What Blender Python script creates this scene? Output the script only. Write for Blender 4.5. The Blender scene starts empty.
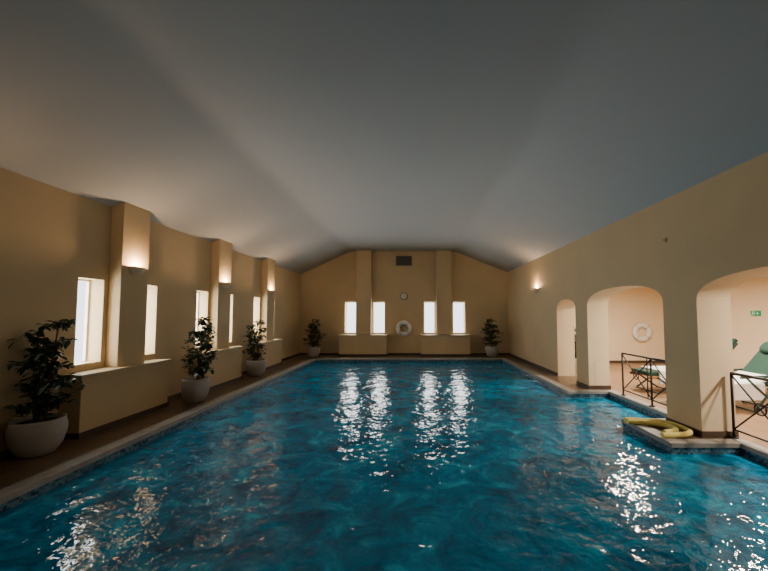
import bpy, bmesh, math, random
from mathutils import Vector, Matrix
C=bpy.context.scene.collection
# ------------------------------------------------ materials
def mat(name,col,rough=.6,metal=0,spec=.5,emit=None,es=0,bump=None,var=None):
    m=bpy.data.materials.new(name);m.use_nodes=True
    nt=m.node_tree;b=nt.nodes['Principled BSDF']
    b.inputs['Base Color'].default_value=(*col,1);b.inputs['Roughness'].default_value=rough
    b.inputs['Metallic'].default_value=metal;b.inputs['Specular IOR Level'].default_value=spec
    if emit:
        b.inputs['Emission Color'].default_value=(*emit,1);b.inputs['Emission Strength'].default_value=es
    tc=nt.nodes.new('ShaderNodeTexCoord')
    if var:
        sc,amt=var
        n=nt.nodes.new('ShaderNodeTexNoise');n.inputs['Scale'].default_value=sc;n.inputs['Detail'].default_value=5
        nt.links.new(tc.outputs['Object'],n.inputs['Vector'])
        r=nt.nodes.new('ShaderNodeValToRGB')
        r.color_ramp.elements[0].position=.3;r.color_ramp.elements[1].position=.7
        r.color_ramp.elements[0].color=(*[c*(1-amt) for c in col],1)
        r.color_ramp.elements[1].color=(*[min(1,c*(1+amt)) for c in col],1)
        nt.links.new(n.outputs['Fac'],r.inputs['Fac']);nt.links.new(r.outputs['Color'],b.inputs['Base Color'])
    if bump:
        sc,st=bump
        n=nt.nodes.new('ShaderNodeTexNoise');n.inputs['Scale'].default_value=sc;n.inputs['Detail'].default_value=4
        nt.links.new(tc.outputs['Object'],n.inputs['Vector'])
        bp=nt.nodes.new('ShaderNodeBump');bp.inputs['Strength'].default_value=st;bp.inputs['Distance'].default_value=.02
        nt.links.new(n.outputs['Fac'],bp.inputs['Height']);nt.links.new(bp.outputs['Normal'],b.inputs['Normal'])
    return m
def tilemat(name,c1,c2,mortar,scale,w=.5,h=.5,rough=.35,offset=0):
    m=mat(name,c1,rough);nt=m.node_tree;b=nt.nodes['Principled BSDF']
    tc=nt.nodes.new('ShaderNodeTexCoord');br=nt.nodes.new('ShaderNodeTexBrick')
    br.offset=offset
    br.inputs['Color1'].default_value=(*c1,1);br.inputs['Color2'].default_value=(*c2,1);br.inputs['Mortar'].default_value=(*mortar,1)
    br.inputs['Scale'].default_value=scale;br.inputs['Brick Width'].default_value=w;br.inputs['Row Height'].default_value=h
    br.inputs['Mortar Size'].default_value=.012
    nt.links.new(tc.outputs['Object'],br.inputs['Vector']);nt.links.new(br.outputs['Color'],b.inputs['Base Color'])
    return m
M_wall=mat('wall_plaster_ochre',(.62,.475,.275),.85,bump=(30,.06),var=(1.2,.05))
M_room=mat('side_room_plaster',(.87,.71,.50),.85,bump=(30,.06),var=(1.5,.03))
M_jamb_lit=mat('arch_reveal_lit',(.78,.63,.42),.85,bump=(30,.05),var=(1.5,.03))  # lighter than the wall: side-room light painted into the reveal colour
M_ceil=mat('ceiling_plaster',(.52,.555,.58),.9,bump=(20,.06))
M_white=mat('white_paint',(.75,.72,.66),.5)
M_base=mat('baseboard_brown',(.07,.045,.03),.5,var=(6,.2))
M_deck=tilemat('deck_tile',(.12,.075,.045),(.15,.09,.05),(.06,.04,.025),1,.3,.3,.35)
M_sfloor=tilemat('side_floor_tile',(.28,.165,.085),(.33,.195,.10),(.18,.11,.07),1,.4,.4,.4)
M_cop=mat('coping_stone',(.31,.29,.26),.45,var=(8,.15),bump=(60,.1))
M_sill=mat('sill_stone',(.60,.48,.28),.5,var=(5,.1))
def mosaic():
    m=mat('pool_mosaic',(.03,.1,.16),.25);nt=m.node_tree;b=nt.nodes['Principled BSDF']
    tc=nt.nodes.new('ShaderNodeTexCoord');v=nt.nodes.new('ShaderNodeTexVoronoi')
    v.distance='CHEBYCHEV';v.inputs['Scale'].default_value=32;v.inputs['Randomness'].default_value=.12
    nt.links.new(tc.outputs['Object'],v.inputs['Vector'])
    s=nt.nodes.new('ShaderNodeSeparateColor');nt.links.new(v.outputs['Color'],s.inputs['Color'])
    r=nt.nodes.new('ShaderNodeValToRGB');r.color_ramp.elements[0].color=(.015,.05,.09,1);r.color_ramp.elements[1].color=(.12,.25,.32,1)
    nt.links.new(s.outputs[0],r.inputs['Fac']);nt.links.new(r.outputs['Color'],b.inputs['Base Color'])
    return m
M_mos=mosaic()
def water():
    m=mat('pool_water',(.0,.12,.16),.03);nt=m.node_tree;b=nt.nodes['Principled BSDF']
    b.inputs['IOR'].default_value=1.33
    tc=nt.nodes.new('ShaderNodeTexCoord')
    def noise(s,d,dist=0):
        n=nt.nodes.new('ShaderNodeTexNoise');n.inputs['Scale'].default_value=s;n.inputs['Detail'].default_value=d
        n.inputs['Distortion'].default_value=dist
        nt.links.new(tc.outputs['Object'],n.inputs['Vector']);return n
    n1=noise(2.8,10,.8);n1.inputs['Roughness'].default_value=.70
    r=nt.nodes.new('ShaderNodeValToRGB');e=r.color_ramp.elements  # brighter teal patches paint caustic light into the water colour
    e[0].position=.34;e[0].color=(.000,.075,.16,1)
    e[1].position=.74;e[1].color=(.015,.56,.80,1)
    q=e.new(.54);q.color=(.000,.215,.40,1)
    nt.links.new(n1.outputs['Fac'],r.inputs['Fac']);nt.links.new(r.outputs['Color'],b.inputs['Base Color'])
    a=noise(2.0,2,.4);c=noise(10,2,.5)
    mu=nt.nodes.new('ShaderNodeMath');mu.operation='MULTIPLY_ADD';mu.inputs[1].default_value=.22
    nt.links.new(c.outputs['Fac'],mu.inputs[0]);nt.links.new(a.outputs['Fac'],mu.inputs[2])
    bp=nt.nodes.new('ShaderNodeBump');bp.inputs['Strength'].default_value=1;bp.inputs['Distance'].default_value=.046
    nt.links.new(mu.outputs[0],bp.inputs['Height']);nt.links.new(bp.outputs['Normal'],b.inputs['Normal'])
    return m
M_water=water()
M_pot=mat('pot_ceramic',(.42,.39,.35),.4,var=(5,.06))
M_soil=mat('soil',(.03,.02,.012),.95,bump=(60,1))
M_leaf=mat('leaf_green',(.020,.045,.016),.4,var=(9,.4))
M_bark=mat('bark',(.12,.075,.04),.8,bump=(50,.6))
M_iron=mat('wrought_iron',(.018,.018,.02),.45,metal=.3)
M_teak=mat('teak_wood',(.30,.15,.06),.5,var=(8,.25))
M_gframe=mat('lounger_frame_green',(.02,.05,.04),.45)
M_green=mat('green_canvas',(.007,.045,.028),.85,bump=(90,.3))
M_towel=mat('white_towel',(.8,.8,.78),.95,bump=(120,.5))
M_foam=mat('yellow_foam',(.80,.68,.18),.7,bump=(90,.3))
M_ring=mat('ring_white',(.85,.84,.80),.5)
M_rope=mat('ring_rope',(.55,.42,.30),.8)
M_sconce=mat('sconce_plaster',(.75,.62,.42),.6)
M_grille=mat('vent_metal',(.22,.20,.17),.4,metal=.6)
M_dark=mat('dark_void',(.01,.01,.01),.8)
M_exit=mat('exit_green',(.0,.28,.10),.4,emit=(0,.4,.15),es=.25)
M_exitw=mat('exit_white',(.9,.9,.9),.5,emit=(1,1,1),es=.2)
M_lens=mat('lamp_lens',(.9,.85,.75),.4,emit=(1,.82,.6),es=6)
M_frame=mat('window_frame',(.70,.66,.58),.5)
# ------------------------------------------------ mesh helpers
def obj(name,bm,m,parent=None,smooth=False):
    bmesh.ops.recalc_face_normals(bm,faces=bm.faces)
    me=bpy.data.meshes.new(name);bm.to_mesh(me);bm.free()
    o=bpy.data.objects.new(name,me);C.objects.link(o)
    for mm in (m if isinstance(m,list) else [m]): me.materials.append(mm)
    if smooth:
        for p in me.polygons:p.use_smooth=True
    if parent:o.parent=parent
    return o
def empty(name,loc=(0,0,0),rz=0):
    e=bpy.data.objects.new(name,None);C.objects.link(e);e.location=loc;e.rotation_euler=(0,0,rz);e.empty_display_size=.1;return e
def addbox(bm,x0,x1,y0,y1,z0,z1,mi=0):
    vs=[bm.verts.new((x,y,z)) for x in(x0,x1) for y in(y0,y1) for z in(z0,z1)]
    fs=[(0,1,3,2),(4,6,7,5),(0,4,5,1),(2,3,7,6),(0,2,6,4),(1,5,7,3)]
    for f in fs:
        q=bm.faces.new([vs[i] for i in f]);q.material_index=mi
def boxes(name,lst,m,parent=None,bevel=0):
    bm=bmesh.new()
    for b in lst:addbox(bm,*b)
    o=obj(name,bm,m,parent)
    if bevel:
        md=o.modifiers.new('b','BEVEL');md.width=bevel;md.segments=2;md.limit_method='ANGLE'
    return o
def addtube(bm,pts,r,n=8,mi=0,cap=True):
    pts=[Vector(p) for p in pts];rings=[]
    for i,p in enumerate(pts):
        d=(pts[min(i+1,len(pts)-1)]-pts[max(i-1,0)]).normalized()
        up=Vector((0,0,1)) if abs(d.z)<.9 else Vector((1,0,0))
        a=d.cross(up).normalized();b=d.cross(a)
        rr=r[i] if isinstance(r,(list,tuple)) else r
        rings.append([bm.verts.new(p+rr*(math.cos(t)*a+math.sin(t)*b)) for t in [2*math.pi*k/n for k in range(n)]])
    for i in range(len(rings)-1):
        for k in range(n):
            f=bm.faces.new([rings[i][k],rings[i][(k+1)%n],rings[i+1][(k+1)%n],rings[i+1][k]]);f.material_index=mi;f.smooth=True
    if cap:
        for q in(rings[0],rings[-1]):
            f=bm.faces.new(q);f.material_index=mi
def lathe(bm,prof,n=32,c=(0,0,0)):
    rings=[[bm.verts.new((c[0]+r*math.cos(2*math.pi*k/n),c[1]+r*math.sin(2*math.pi*k/n),c[2]+z)) for k in range(n)] for r,z in prof]
    for i in range(len(rings)-1):
        for k in range(n):
            bm.faces.new([rings[i][k],rings[i][(k+1)%n],rings[i+1][(k+1)%n],rings[i+1][k]])
    bm.faces.new(rings[0]);bm.faces.new(rings[-1])
def chaikin(p,it=3,closed=False):
    for _ in range(it):
        q=[p[0]]
        for a,b in zip(p[:-1],p[1:]):
            q.append(tuple(a[i]*.75+b[i]*.25 for i in range(len(a))));q.append(tuple(a[i]*.25+b[i]*.75 for i in range(len(a))))
        q.append(p[-1]);p=q
    return p
def grid_wall(name,axis,t0,t1,u0,u1,v0,v1,holes,m):
    us=sorted({u0,u1,*[h[0] for h in holes],*[h[1] for h in holes]});vs=sorted({v0,v1,*[h[2] for h in holes],*[h[3] for h in holes]})
    L=[]
    for a,b in zip(us[:-1],us[1:]):
        for c,d in zip(vs[:-1],vs[1:]):
            um,vm=(a+b)/2,(c+d)/2
            if any(h[0]<um<h[1] and h[2]<vm<h[3] for h in holes):
                continue
            L.append((t0,t1,a,b,c,d) if axis=='x' else (a,b,t0,t1,c,d))
    return boxes(name,L,m)
# ------------------------------------------------ dims
WL,WR,YF,YB=-4.64,3.76,13.8,-3.0
PL,PR,PF=-3.6,3.18,12.55
WT=.45
wn=[0]
def area(name,loc,rot,sx,sy,p,col):
    l=bpy.data.lights.new(name,'AREA');l.shape='RECTANGLE';l.size=sx;l.size_y=sy;l.energy=p;l.color=col
    o=bpy.data.objects.new(name,l);C.objects.link(o);o.location=loc;o.rotation_euler=rot;return o
DAY=(1,.97,.92)
def window(axis,t_in,t_out,a,b,z0,z1,power,col=DAY):
    wn[0]+=1;e=empty('window_%d'%wn[0]);s=1 if t_out>t_in else -1
    tf=t_out-s*.06;f=.028
    def B(t0,t1,u0,u1,v0,v1): 
        t0,t1=min(t0,t1),max(t0,t1)
        return (t0,t1,u0,u1,v0,v1) if axis=='x' else (u0,u1,t0,t1,v0,v1)
    t1=tf+s*.04
    boxes('frame',[B(tf,t1,a,a+f,z0,z1),B(tf,t1,b-f,b,z0,z1),B(tf,t1,a+f,b-f,z0,z0+f),B(tf,t1,a+f,b-f,z1-f,z1)],M_frame,e)
    boxes('sill',[B(t_in-s*.02,tf,a,b,z0,z0+.02)],M_sill,e)
    c=(a+b)/2;zc=(z0+z1)/2;tl=t_out+s*.03
    if axis=='x': loc=(tl,c,zc)
    else: loc=(c,tl,zc)
    d=Vector((-s,0,0)) if axis=='x' else Vector((0,-s,0))
    w_=b-a+.1;ex=.35
    o=area('window_daylight',loc,(0,0,0),w_+ex,z1-z0+.2,power*(w_+ex)/w_,col)
    o.rotation_euler=d.to_track_quat('-Z','Y').to_euler();o.parent=e
# ------------------------------------------------ left wall
pil=[.02,2.58,5.14,7.70,10.26]
holes=[]
for p in pil[1:]: holes+= [(p-.46,p-.07,.90,2.12),(p+.59,p+.98,.90,2.12)]
grid_wall('wall_left','x',WL-.26,WL,YB-.3,YF+.3,-.4,3.3,holes,M_wall)
for h in holes: window('x',WL,WL-.26,*h, 27 if h[0]>4 else 5)
for i,p in enumerate(pil):
    boxes('wall_pilaster',[(WL,-4.45,p,p+.52,.82,3.36)],M_wall,bevel=.006)
    c=p+.26-.04
    e=empty('window_seat_ledge')
    boxes('body',[(WL,-4.35,c-.86,c+.72,0,.78)],M_wall,e,bevel=.006)
    boxes('top',[(WL,-4.32,c-.89,c+.75,.78,.82)],M_sill,e,bevel=.008)
    boxes('plinth',[(WL,-4.335,c-.875,c+.735,0,.07)],M_base,e)
# far wall
fh=[(-2.83,-2.39,.86,2.13),(-1.70,-1.22,.86,2.13),(.36,.81,.86,2.13),(1.54,2.02,.86,2.13)]
grid_wall('wall_far','y',YF,YF+.26,WL-.3,4.6,-.4,4.5,fh,M_wall)
for h in fh: window('y',YF,YF+.26,*h, 20)
for a in(-2.35,.85):
    boxes('wall_pilaster',[(a,a+.6,YF-.24,YF,.84,4.3)],M_wall,bevel=.006)
for a,b in((-2.98,-1.1),(.24,2.16)):
    e=empty('window_seat_ledge')
    boxes('body',[(a,b,13.42,YF,0,.78)],M_wall,e,bevel=.006)
    boxes('top',[(a-.03,b+.03,13.39,YF,.78,.82)],M_sill,e,bevel=.008)
    boxes('plinth',[(a-.015,b+.015,13.405,YF,0,.07)],M_base,e)
# back wall (behind camera)
fill_bh=[(-.6,-.15,.86,2.13)]  # unseen window, added to send cool light onto the ceiling
grid_wall('wall_back','y',YB-.26,YB,WL-.3,4.6,-.4,4.5,fill_bh,M_wall)
for h in fill_bh: window('y',YB,YB-.26,*h, 5,(.74,.88,1))
# right arched wall
def arch(y0,y1,zs,za,n=32):
    c=(y0+y1)/2;a=(y1-y0)/2;out=[]
    for k in range(n+1):
        t=math.pi*k/n;ct=math.cos(t);st=abs(math.sin(t))
        out.append((c-a*math.copysign(abs(ct)**.85,ct),zs+(za-zs)*st**.8))
    return [(y0,0)]+out+[(y1,0)]
bot=[(YB-.3,0)]+arch(-.35,1.75,1.78,2.12)+arch(2.28,4.55,1.78,2.12)+arch(5.17,7.45,1.78,2.12)+arch(8.0,9.05,1.72,1.99)+[(YF+.3,0)]
TOP=3.36
bm=bmesh.new()
def V4(p,mi=0):
    f=bm.faces.new([bm.verts.new(q) for q in p]);f.material_index=mi
for (ya,za),(yb,zb) in zip(bot[:-1],bot[1:]):
    V4([(WR,ya,za),(WR,yb,zb),(WR+WT,yb,zb),(WR+WT,ya,za)],1)
    if abs(yb-ya)>1e-5:
        for x in(WR,WR+WT): V4([(x,ya,za),(x,yb,zb),(x,yb,TOP),(x,ya,TOP)])
        V4([(WR,ya,TOP),(WR,yb,TOP),(WR+WT,yb,TOP),(WR+WT,ya,TOP)])
bmesh.ops.remove_doubles(bm,verts=bm.verts,dist=1e-5)
obj('wall_right',bm,[M_wall,M_jamb_lit])
# ------------------------------------------------ ceiling
prof=[(-5.0,3.085),(WL,3.25),(-3.2,3.925),(-2.9,4.065),(-2.63,4.19),(-2.3,4.19),(-.5,4.19),(1.3,4.19),(1.62,4.19),(1.9,4.08),(2.3,3.92),(WR,3.34),(4.4,3.085)]
prof=chaikin(prof,3)
bm=bmesh.new()
Y0,Y1=YB-.3,YF+.3
lo=[[bm.verts.new((x,y,z)) for x,z in prof] for y in(Y0,Y1)];hi=[[bm.verts.new((x,y,z+.25)) for x,z in prof] for y in(Y0,Y1)]
for i in range(len(prof)-1):
    for G in(lo,hi):
        f=bm.faces.new([G[0][i],G[0][i+1],G[1][i+1],G[1][i]]);f.smooth=True
for j in(0,1):
    for i in range(len(prof)-1): bm.faces.new([lo[j][i],lo[j][i+1],hi[j][i+1],hi[j][i]])
for i in(0,-1): bm.faces.new([lo[0][i],lo[1][i],hi[1][i],hi[0][i]])
obj('ceiling',bm,M_ceil)
# ------------------------------------------------ floors, pool
RX=4.04 # recess under arches
pads=[(1.5,2.5),(4.32,5.35)]
deck=[(WL,PL-.18,YB,YF),(PL-.18,WR,PF+.18,YF),(PR+.18,WR+WT,7.35,PF+.18)]
for a,b in pads: deck.append((PR+.18,WR+WT,a+.15,b-.15))
boxes('floor',[(a,b,c,d,-.35,0) for a,b,c,d in deck],M_deck)
cop=[(PL-.18,PL,YB,PF+.18),(PL,PR+.18,PF,PF+.18),(PR,PR+.18,7.2,PF),(PR+.18,WR+WT,7.2,7.35),
     (RX,RX+.17,5.35,7.2),(RX,RX+.17,2.5,4.32),(RX,RX+.17,YB,1.5)]
for a,b in pads: cop+=[(PR,PR+.18,a,b),(PR+.18,WR+WT,a,a+.15),(PR+.18,WR+WT,b-.15,b)]
boxes('pool_coping',[(a,b,c,d,-.05,.012) for a,b,c,d in cop],M_cop,bevel=.006)
band=[(PL-.1,PL-.012,YB,PF),(PL,PR,PF+.012,PF+.1),(PR+.012,PR+.1,7.3,PF),(PR+.012,WR+WT,7.215,7.3),(RX+.012,RX+.1,YB,7.2)]
for a,b in pads: band+=[(PR+.012,PR+.1,a+.1,b-.1),(PR+.012,RX,a+.012,a+.1),(PR+.012,RX,b-.1,b-.012)]
boxes('pool_waterline_tiles',[(a,b,c,d,-1.4,-.05) for a,b,c,d in band],M_mos)
boxes('pool_basin',[(PL-.2,WR+.4,YB,PF+.2,-1.55,-1.4)],M_mos)
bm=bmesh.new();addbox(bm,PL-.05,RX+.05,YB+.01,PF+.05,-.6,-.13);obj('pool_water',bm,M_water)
# side room
boxes('floor_side_room',[(WR+WT,8.6,YB,11.6,-.3,0)],M_sfloor)
SX,SY,SH=8.5,11.5,2.52
boxes('wall_side_room_far',[(WR+WT,SX+.2,SY,SY+.2,0,SH+.2)],M_room)
boxes('wall_side_room_right',[(SX,SX+.2,YB,SY,0,SH+.2)],M_room)
boxes('wall_side_room_back',[(WR+WT,SX+.2,YB-.2,YB,0,SH+.2)],M_room)
boxes('ceiling_side_room',[(WR+WT,SX+.2,YB-.2,SY+.2,SH,SH+.15)],M_white)
# baseboards
boxes('baseboard_left',[(WL,WL+.015,YB,YF,0,.07)],M_base)
boxes('baseboard_far',[(WL,WR,YF-.015,YF,0,.07)],M_base)
boxes('baseboard_right',[(WR-.015,WR,9.05,YF,0,.08),(WR-.015,WR+WT+.015,7.45-.015,8.0,0,.08),(WR-.015,WR+WT+.015,4.535,5.185,0,.08),(WR-.015,WR+WT+.015,1.735,2.295,0,.08)],M_base)
boxes('baseboard_side_room',[(WR+WT,SX,SY-.015,SY,0,.08),(SX-.015,SX,YB,SY,0,.08)],M_base)
# ------------------------------------------------ sconces
def sconce(x,y,z,nx,power=30):
    e=empty('wall_sconce',(x,y,z),0 if nx>0 else math.pi)
    bm=bmesh.new();R=.13;nu,nv=20,10
    rows=[]
    for j in range(nv+1):
        ph=(math.pi/2)*j/nv
        rr=R*math.cos(ph)
        rows.append([bm.verts.new((rr*.85*math.cos(-math.pi/2+math.pi*i/nu),rr*1.15*math.sin(-math.pi/2+math.pi*i/nu),-R*1.05*math.sin(ph))) for i in range(nu+1)])
    for j in range(nv):
        for i in range(nu):
            try:bm.faces.new([rows[j][i],rows[j][i+1],rows[j+1][i+1],rows[j+1][i]])
            except Exception:pass
    bmesh.ops.remove_doubles(bm,verts=bm.verts,dist=.0005)
    o=obj('bowl',bm,M_sconce,e,True);s=o.modifiers.new('s','SOLIDIFY');s.thickness=.008
    boxes('backplate',[(0,.012,-.08,.08,-.1,.0)],M_sconce,e)
    bm=bmesh.new();addtube(bm,[(.05,0,-.09),(.05,0,-.06)],.02,10);obj('bulb',bm,M_lens,e)
    l=bpy.data.lights.new('sconce_lamp','POINT');l.energy=power;l.color=(1,.64,.37);l.shadow_soft_size=.03
    lo_=bpy.data.objects.new('sconce_lamp',l);C.objects.link(lo_);lo_.location=(.075,0,.0);lo_.parent=e
for p in pil[1:]: sconce(-4.45,p+.26,2.36,1,32 if p>5 else 12)
sconce(WR,10.5,2.42,-1,38)
# added fill lamps, made up to brighten side room and arch reveals
for y in(1.2,3.4,5.9,8.8):
    e=empty('side_room_fill',(5.5,y,SH))
    bm=bmesh.new();lathe(bm,[(.17,0),(.18,-.03),(.15,-.035)],28);obj('fill_trim',bm,M_white,e,True)
    bm=bmesh.new();lathe(bm,[(.145,-.034),(.14,-.045)],28);obj('lens',bm,M_lens,e)
    l=bpy.data.lights.new('fill_lamp','AREA');l.shape='DISK';l.size=.28;l.energy=150 if y>2 else 15;l.color=(1,.86,.70)
    o=bpy.data.objects.new('fill_lamp',l);C.objects.link(o);o.location=(0,0,-.06);o.parent=e
# ------------------------------------------------ plants
def plant(x,y,seed,R=.26,H=.46,top=1.5,cr=.30,nl=330,z=0):
    random.seed(seed)
    e=empty('potted_ficus',(x,y,z))
    bm=bmesh.new()
    lathe(bm,[(R*.5,0),(R*.62,.01),(R*.86,H*.28),(R*.99,H*.6),(R,H*.78),(R*.93,H*.93),(R*.95,H),(R*.87,H),(R*.84,H*.88)],36)
    obj('pot',bm,M_pot,e,True)
    bm=bmesh.new();lathe(bm,[(R*.86,H*.86),(R*.86,H*.9),(R*.4,H*.93)],24);obj('soil',bm,M_soil,e)
    bm=bmesh.new();lf=bmesh.new()
    ends=[]
    for k in range(3):
        a=random.uniform(0,6.28);b=(0.03*math.cos(a),.03*math.sin(a))
        pts=[(b[0],b[1],H*.85)]
        for s in range(1,6):
            t=s/5;pts.append((b[0]*(1+3*t)+random.uniform(-.03,.03),b[1]*(1+3*t)+random.uniform(-.03,.03),H*.85+(top-.12-H*.85)*t*(1-.12*k)))
        addtube(bm,pts,[.018-.0022*i for i in range(6)],7)
        for s in range(1,6):
            for q in range(5):
                p=Vector(pts[s]);a=random.uniform(0,6.28);t=s/5
                L=cr*(.55+.6*math.sin(math.pi*min(1,t*.9+.05)))*random.uniform(.5,1)
                m1=p+Vector((math.cos(a)*L*.5,math.sin(a)*L*.5,random.uniform(-.02,.1)))
                m2=p+Vector((math.cos(a)*L,math.sin(a)*L,random.uniform(-.08,.12)))
                addtube(bm,[p,m1,m2],[.006,.004,.002],5);ends.append((p,m1,m2))
    for i in range(nl):
        p,m1,m2=random.choice(ends);t=random.uniform(.25,1.05)
        c=(p.lerp(m1,t*2) if t<.5 else m1.lerp(m2,t*2-1))
        L=random.uniform(.075,.12);W=L*.24
        a=random.uniform(0,6.28);dr=random.uniform(-1.0,.5)
        d=Vector((math.cos(a)*math.cos(dr),math.sin(a)*math.cos(dr),math.sin(dr)))
        s=d.cross(Vector((0,0,1))).normalized();s=(Matrix.Rotation(random.uniform(-.7,.7),3,d)@s);up=s.cross(d)
        v=[c,c+d*L*.3+s*W+up*.006,c+d*L*.7+s*W*.8+up*.004,c+d*L-up*.012,c+d*L*.7-s*W*.8+up*.004,c+d*L*.3-s*W+up*.006,c+d*L*.5-up*.004]
        v=[lf.verts.new(q) for q in v]
        for A_,B_ in((0,1),(1,2),(2,3),(3,4),(4,5),(5,0)): lf.faces.new([v[A_],v[B_],v[6]])
    obj('stems',bm,M_bark,e,True)
    me=bpy.data.meshes.new('foliage');lf.to_mesh(me);lf.free();o=bpy.data.objects.new('foliage',me);C.objects.link(o);me.materials.append(M_leaf);o.parent=e
plant(-4.36,4.02,1,R=.245,H=.40,top=1.56,cr=.29,nl=760)
plant(-4.07,6.4,2,R=.235,H=.43,top=1.58,cr=.27,nl=680)
plant(-4.2,9.1,3,R=.25,H=.42,top=1.48,cr=.25,nl=560)
plant(-3.85,13.0,4,R=.25,H=.40,top=1.46,cr=.40,nl=700)
plant(2.95,13.15,5,R=.25,H=.40,top=1.48,cr=.36,nl=700)
plant(4.46,9.62,6,R=.2,H=.40,top=1.3,cr=.21)
# ------------------------------------------------ railings
def railing(x,y0,y1,npan):
    e=empty('pool_railing');bm=bmesh.new();H=.84
    def seg(a,b,r=.012):addtube(bm,[a,b],r,8)
    bm2=bmesh.new()
    addtube(bm2,[(x,y0,H),(x,y1,H)],.019,10);obj('handrail',bm2,M_iron,e)
    seg((x,y0,.12),(x,y1,.12));
    w=(y1-y0)/npan
    for i in range(npan+1):
        y=y0+i*w;bmp=bmesh.new();addtube(bmp,[(x,y,.012),(x,y,H)],.016,10);addtube(bmp,[(x,y,.012),(x,y,.027)],.045,12);obj('post_%d'%(i+1),bmp,M_iron,e)
    for i in range(npan):
        a=y0+i*w;b=a+w
        seg((x,a,.12),(x,b,H-.02),.010);seg((x,b,.12),(x,a,H-.02),.010)
        seg((x,a+.1,.12),(x,a+.1,H),.009)
        c=((a+b)/2,(.12+H-.02)/2)
        addtube(bm,[(x,c[0]+.07*math.cos(t*math.pi/10),c[1]+.07*math.sin(t*math.pi/10)) for t in range(21)],.009,6)
    obj('braces',bm,M_iron,e)
railing(4.13,5.2,6.85,2);railing(4.13,2.34,4.5,3)
# ------------------------------------------------ loungers
def lounger(x,y,rz=0,towel=True):
    e=empty('sun_lounger',(x,y,0),rz);w=.31
    L=[]
    for s in(-1,1):
        L+=[(0,1.35,s*w-.02,s*w+.02,.30,.36)]
    for i in range(11): L.append((.04+i*.115,.12+i*.115,-w,w,.335,.352))
    boxes('seat_frame',L,M_teak,e,.004)
    bm=bmesh.new()
    for s in(-1,1):
        addtube(bm,[(.15,s*(w+.03),0.01),(.62,s*(w+.03),.34)],.018,8);addtube(bm,[(.62,s*(w+.03),0.01),(.15,s*(w+.03),.34)],.018,8)
        addtube(bm,[(.95,s*(w+.03),0.01),(1.4,s*(w+.03),.56)],.018,8);addtube(bm,[(1.42,s*(w+.03),0.01),(.85,s*(w+.03),.56)],.018,8)
        addtube(bm,[(.75,s*(w+.03),.57),(1.5,s*(w+.03),.60)],.022,8)
        addtube(bm,[(1.2,s*w,.34),(1.82,s*w,1.02)],.02,8)
    for q in((.15,0.02),(.62,.02),(.95,.02),(1.42,.02)):addtube(bm,[(q[0],-w-.03,q[1]),(q[0],w+.03,q[1])],.014,8)
    for k in range(7):
        t=.12+k*.14;p=(1.2+.62*t,.34+.68*t);addtube(bm,[(p[0],-w,p[1]),(p[0],w,p[1])],.016,6)
    obj('legs_and_back',bm,M_gframe,e)
    P=chaikin([(.0,.40),(.6,.40),(1.22,.41),(1.5,.70),(1.86,1.10)],2)
    def slab(name,P,wd,th,m):
        bm=bmesh.new();rows=[]
        for i,p in enumerate(P):
            a=P[max(i-1,0)];b=P[min(i+1,len(P)-1)];d=Vector((b[0]-a[0],b[1]-a[1])).normalized();nn=Vector((-d.y,d.x))
            rows.append([bm.verts.new((p[0]+nn.x*o_,yy,p[1]+nn.y*o_)) for yy,o_ in((-wd,-th),(-wd,th),(wd,th),(wd,-th))])
        for i in range(len(rows)-1):
            for k in range(4): bm.faces.new([rows[i][k],rows[i][(k+1)%4],rows[i+1][(k+1)%4],rows[i+1][k]])
        bm.faces.new(rows[0]);bm.faces.new(rows[-1]);o=obj(name,bm,m,e)
        md=o.modifiers.new('b','BEVEL');md.width=th*.6;md.segments=3;md.limit_method='ANGLE';md.angle_limit=.9
    slab('cushion',P,.28,.04,M_green)
    if towel:
        T=[(p[0],p[1]+.058) for p in P if .15<p[0]<1.35]
        slab('towel',T,.30,.018,M_towel)
        boxes('towel_drape',[(.2,1.15,-.335,-.30,.20,.47)],M_towel,e,.008)
    bm=bmesh.new();bmesh.ops.create_uvsphere(bm,u_segments=20,v_segments=12,radius=1)
    for v in bm.verts:
        for i_ in range(3):v.co[i_]=math.copysign(abs(v.co[i_])**.7,v.co[i_])
        v.co=Vector((v.co.x*.07,v.co.y*.24,v.co.z*.13))
    bmesh.ops.rotate(bm,verts=bm.verts,matrix=Matrix.Rotation(.7,3,'Y'),cent=(0,0,0))
    bmesh.ops.translate(bm,verts=bm.verts,vec=(1.70,0,1.02));obj('pillow',bm,M_green,e,True)
lounger(4.6,6.0);lounger(4.75,7.3)
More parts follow.
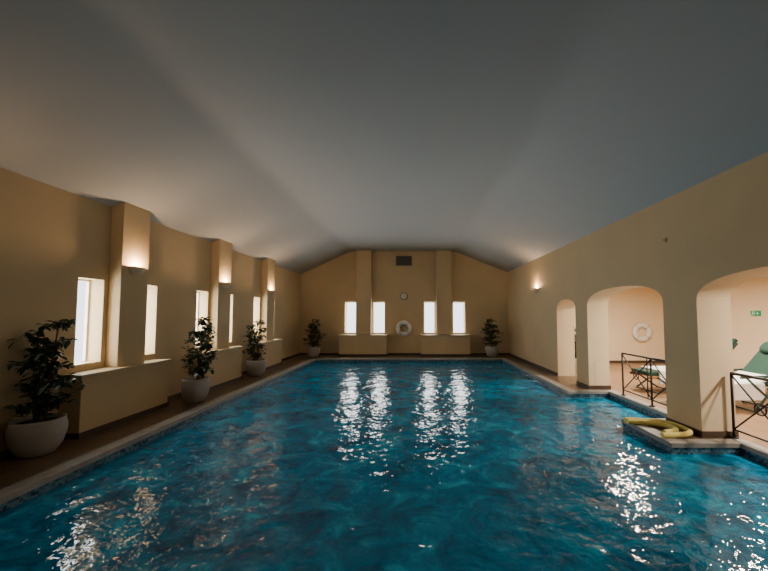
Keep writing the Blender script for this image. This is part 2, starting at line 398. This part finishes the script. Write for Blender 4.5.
# ------------------------------------------------ small items
def lifebuoy(loc,axisrot):
    e=empty('life_ring',loc);e.rotation_euler=axisrot
    bm=bmesh.new();R,r=.235,.08;n,m_=48,16
    V=[[bm.verts.new(((R+r*math.cos(b))*math.cos(a),r*.7*math.sin(b),(R+r*math.cos(b))*math.sin(a))) for b in[2*math.pi*j/m_ for j in range(m_)]] for a in[2*math.pi*i/n for i in range(n)]]
    for i in range(n):
        for j in range(m_):
            f=bm.faces.new([V[i][j],V[(i+1)%n][j],V[(i+1)%n][(j+1)%m_],V[i][(j+1)%m_]])
    obj('ring',bm,M_ring,e,True)
    bm=bmesh.new()
    for k in range(4):
        a=math.pi/4+k*math.pi/2
        c=Vector((R*math.cos(a),0,R*math.sin(a)));rad=Vector((math.cos(a),0,math.sin(a)));
        for off in(-.012,.012):
            tng=Vector((-math.sin(a),0,math.cos(a)))*off
            addtube(bm,[c+tng+rad*(.085*math.cos(t*math.pi/8))+Vector((0,.062*math.sin(t*math.pi/8),0)) for t in range(17)],.005,5)
    ro=[]
    for i in range(65):
        a=2*math.pi*i/64;rr=.322+.006*math.cos(4*(a)) ;ro.append((rr*math.cos(a),0,rr*math.sin(a)))
    addtube(bm,ro,.005,6);obj('grab_rope',bm,M_rope,e,True)
lifebuoy((-.45,YF-.075,1.07),(0,0,0))
lifebuoy((7.58,SY-.075,1.03),(0,0,0))
# clock
e=empty('wall_clock',(-.45,YF,2.36))
bm=bmesh.new();bmesh.ops.create_cone(bm,cap_ends=True,segments=32,radius1=.15,radius2=.14,depth=.04,matrix=Matrix.Translation((0,-.02,0))@Matrix.Rotation(math.pi/2,4,'X'));obj('rim',bm,M_grille,e)
bm=bmesh.new();bmesh.ops.create_cone(bm,cap_ends=True,segments=32,radius1=.12,radius2=.12,depth=.006,matrix=Matrix.Translation((0,-.043,0))@Matrix.Rotation(math.pi/2,4,'X'));obj('dial',bm,M_white,e)
boxes('hands',[(-.005,.005,-.05,-.046,0,.09),(0,.06,-.05,-.046,-.005,.005)],M_dark,e)
# vent
e=empty('air_vent_grille',(-.45,YF,3.80))
boxes('frame',[(-.33,.33,-.03,0,.17,.2),(-.33,.33,-.03,0,-.2,-.17),(-.33,-.3,-.03,0,-.17,.17),(.3,.33,-.03,0,-.17,.17)],M_grille,e)
boxes('louvres',[(-.3,.3,-.025,-.012,-.16+i*.036,-.14+i*.036) for i in range(9)],M_grille,e)
boxes('duct',[(-.3,.3,-.008,0,-.17,.17)],M_dark,e)
# wall sensor, right wall
e=empty('wall_sensor',(WR,5.05,2.72));boxes('body',[(-.03,0,-.02,.02,-.035,.035)],M_sconce,e,.008)
boxes('lens',[(-.034,-.03,-.01,.01,-.012,.012)],M_dark,e)
# exit sign on side-room wall
e=empty('exit_sign',(SX,8.5,1.64));e.scale=(1,.62,.72)
boxes('panel',[(-.03,0,-.19,.19,-.09,.09)],M_exit,e,.004)
bm=bmesh.new()
X=-.034
def q(a,b,r):addtube(bm,[(X,a[0],a[1]),(X,b[0],b[1])],r,6)
bmesh.ops.create_uvsphere(bm,u_segments=10,v_segments=8,radius=.014,matrix=Matrix.Translation((X,.075,.052)))
q((.085,.03),(.10,-.01),.011);q((.10,-.01),(.075,-.03),.008);q((.075,-.03),(.085,-.06),.007);q((.10,-.01),(.125,-.035),.008);q((.125,-.035),(.15,-.035),.007)
q((.085,.03),(.06,.015),.006);q((.09,.03),(.115,.02),.006)
q((.02,-.06),(.02,.06),.005);q((.02,.06),(.05,.06),.005)
q((-.03,0),(-.13,0),.008);q((-.13,0),(-.095,.035),.008);q((-.13,0),(-.095,-.035),.008)
obj('pictogram',bm,M_exitw,e)
# noodles
def noodle(pts,name='pool_noodle'):
    bm=bmesh.new();addtube(bm,chaikin(pts,3),.034,14);obj(name,bm,M_foam)
z=.047
noodle([(3.12,5.16,z),(3.4,5.12,z),(3.66,5.0,z),(3.69,4.78,z),(3.66,4.58,z),(3.42,4.50,z),(3.2,4.5,z)])
noodle([(3.1,5.06,z),(3.35,5.03,z),(3.55,4.92,z),(3.56,4.75,z),(3.50,4.66,z),(3.3,4.6,z)])
# ------------------------------------------------ world & camera
w=bpy.data.worlds.new('World');bpy.context.scene.world=w;w.use_nodes=True
nt=w.node_tree;bg=nt.nodes['Background']
bg.inputs['Color'].default_value=(.92,.97,1,1);bg.inputs['Strength'].default_value=3.0  # overcast sky
cam=bpy.data.cameras.new('Camera');co=bpy.data.objects.new('Camera',cam);C.objects.link(co);bpy.context.scene.camera=co
cam.sensor_width=36;cam.lens=15.98;cam.clip_start=.05
co.location=(0,0,1.6);co.rotation_euler=(math.radians(90+3),0,0)
cam.shift_x=-31/768;cam.shift_y=11.6/768
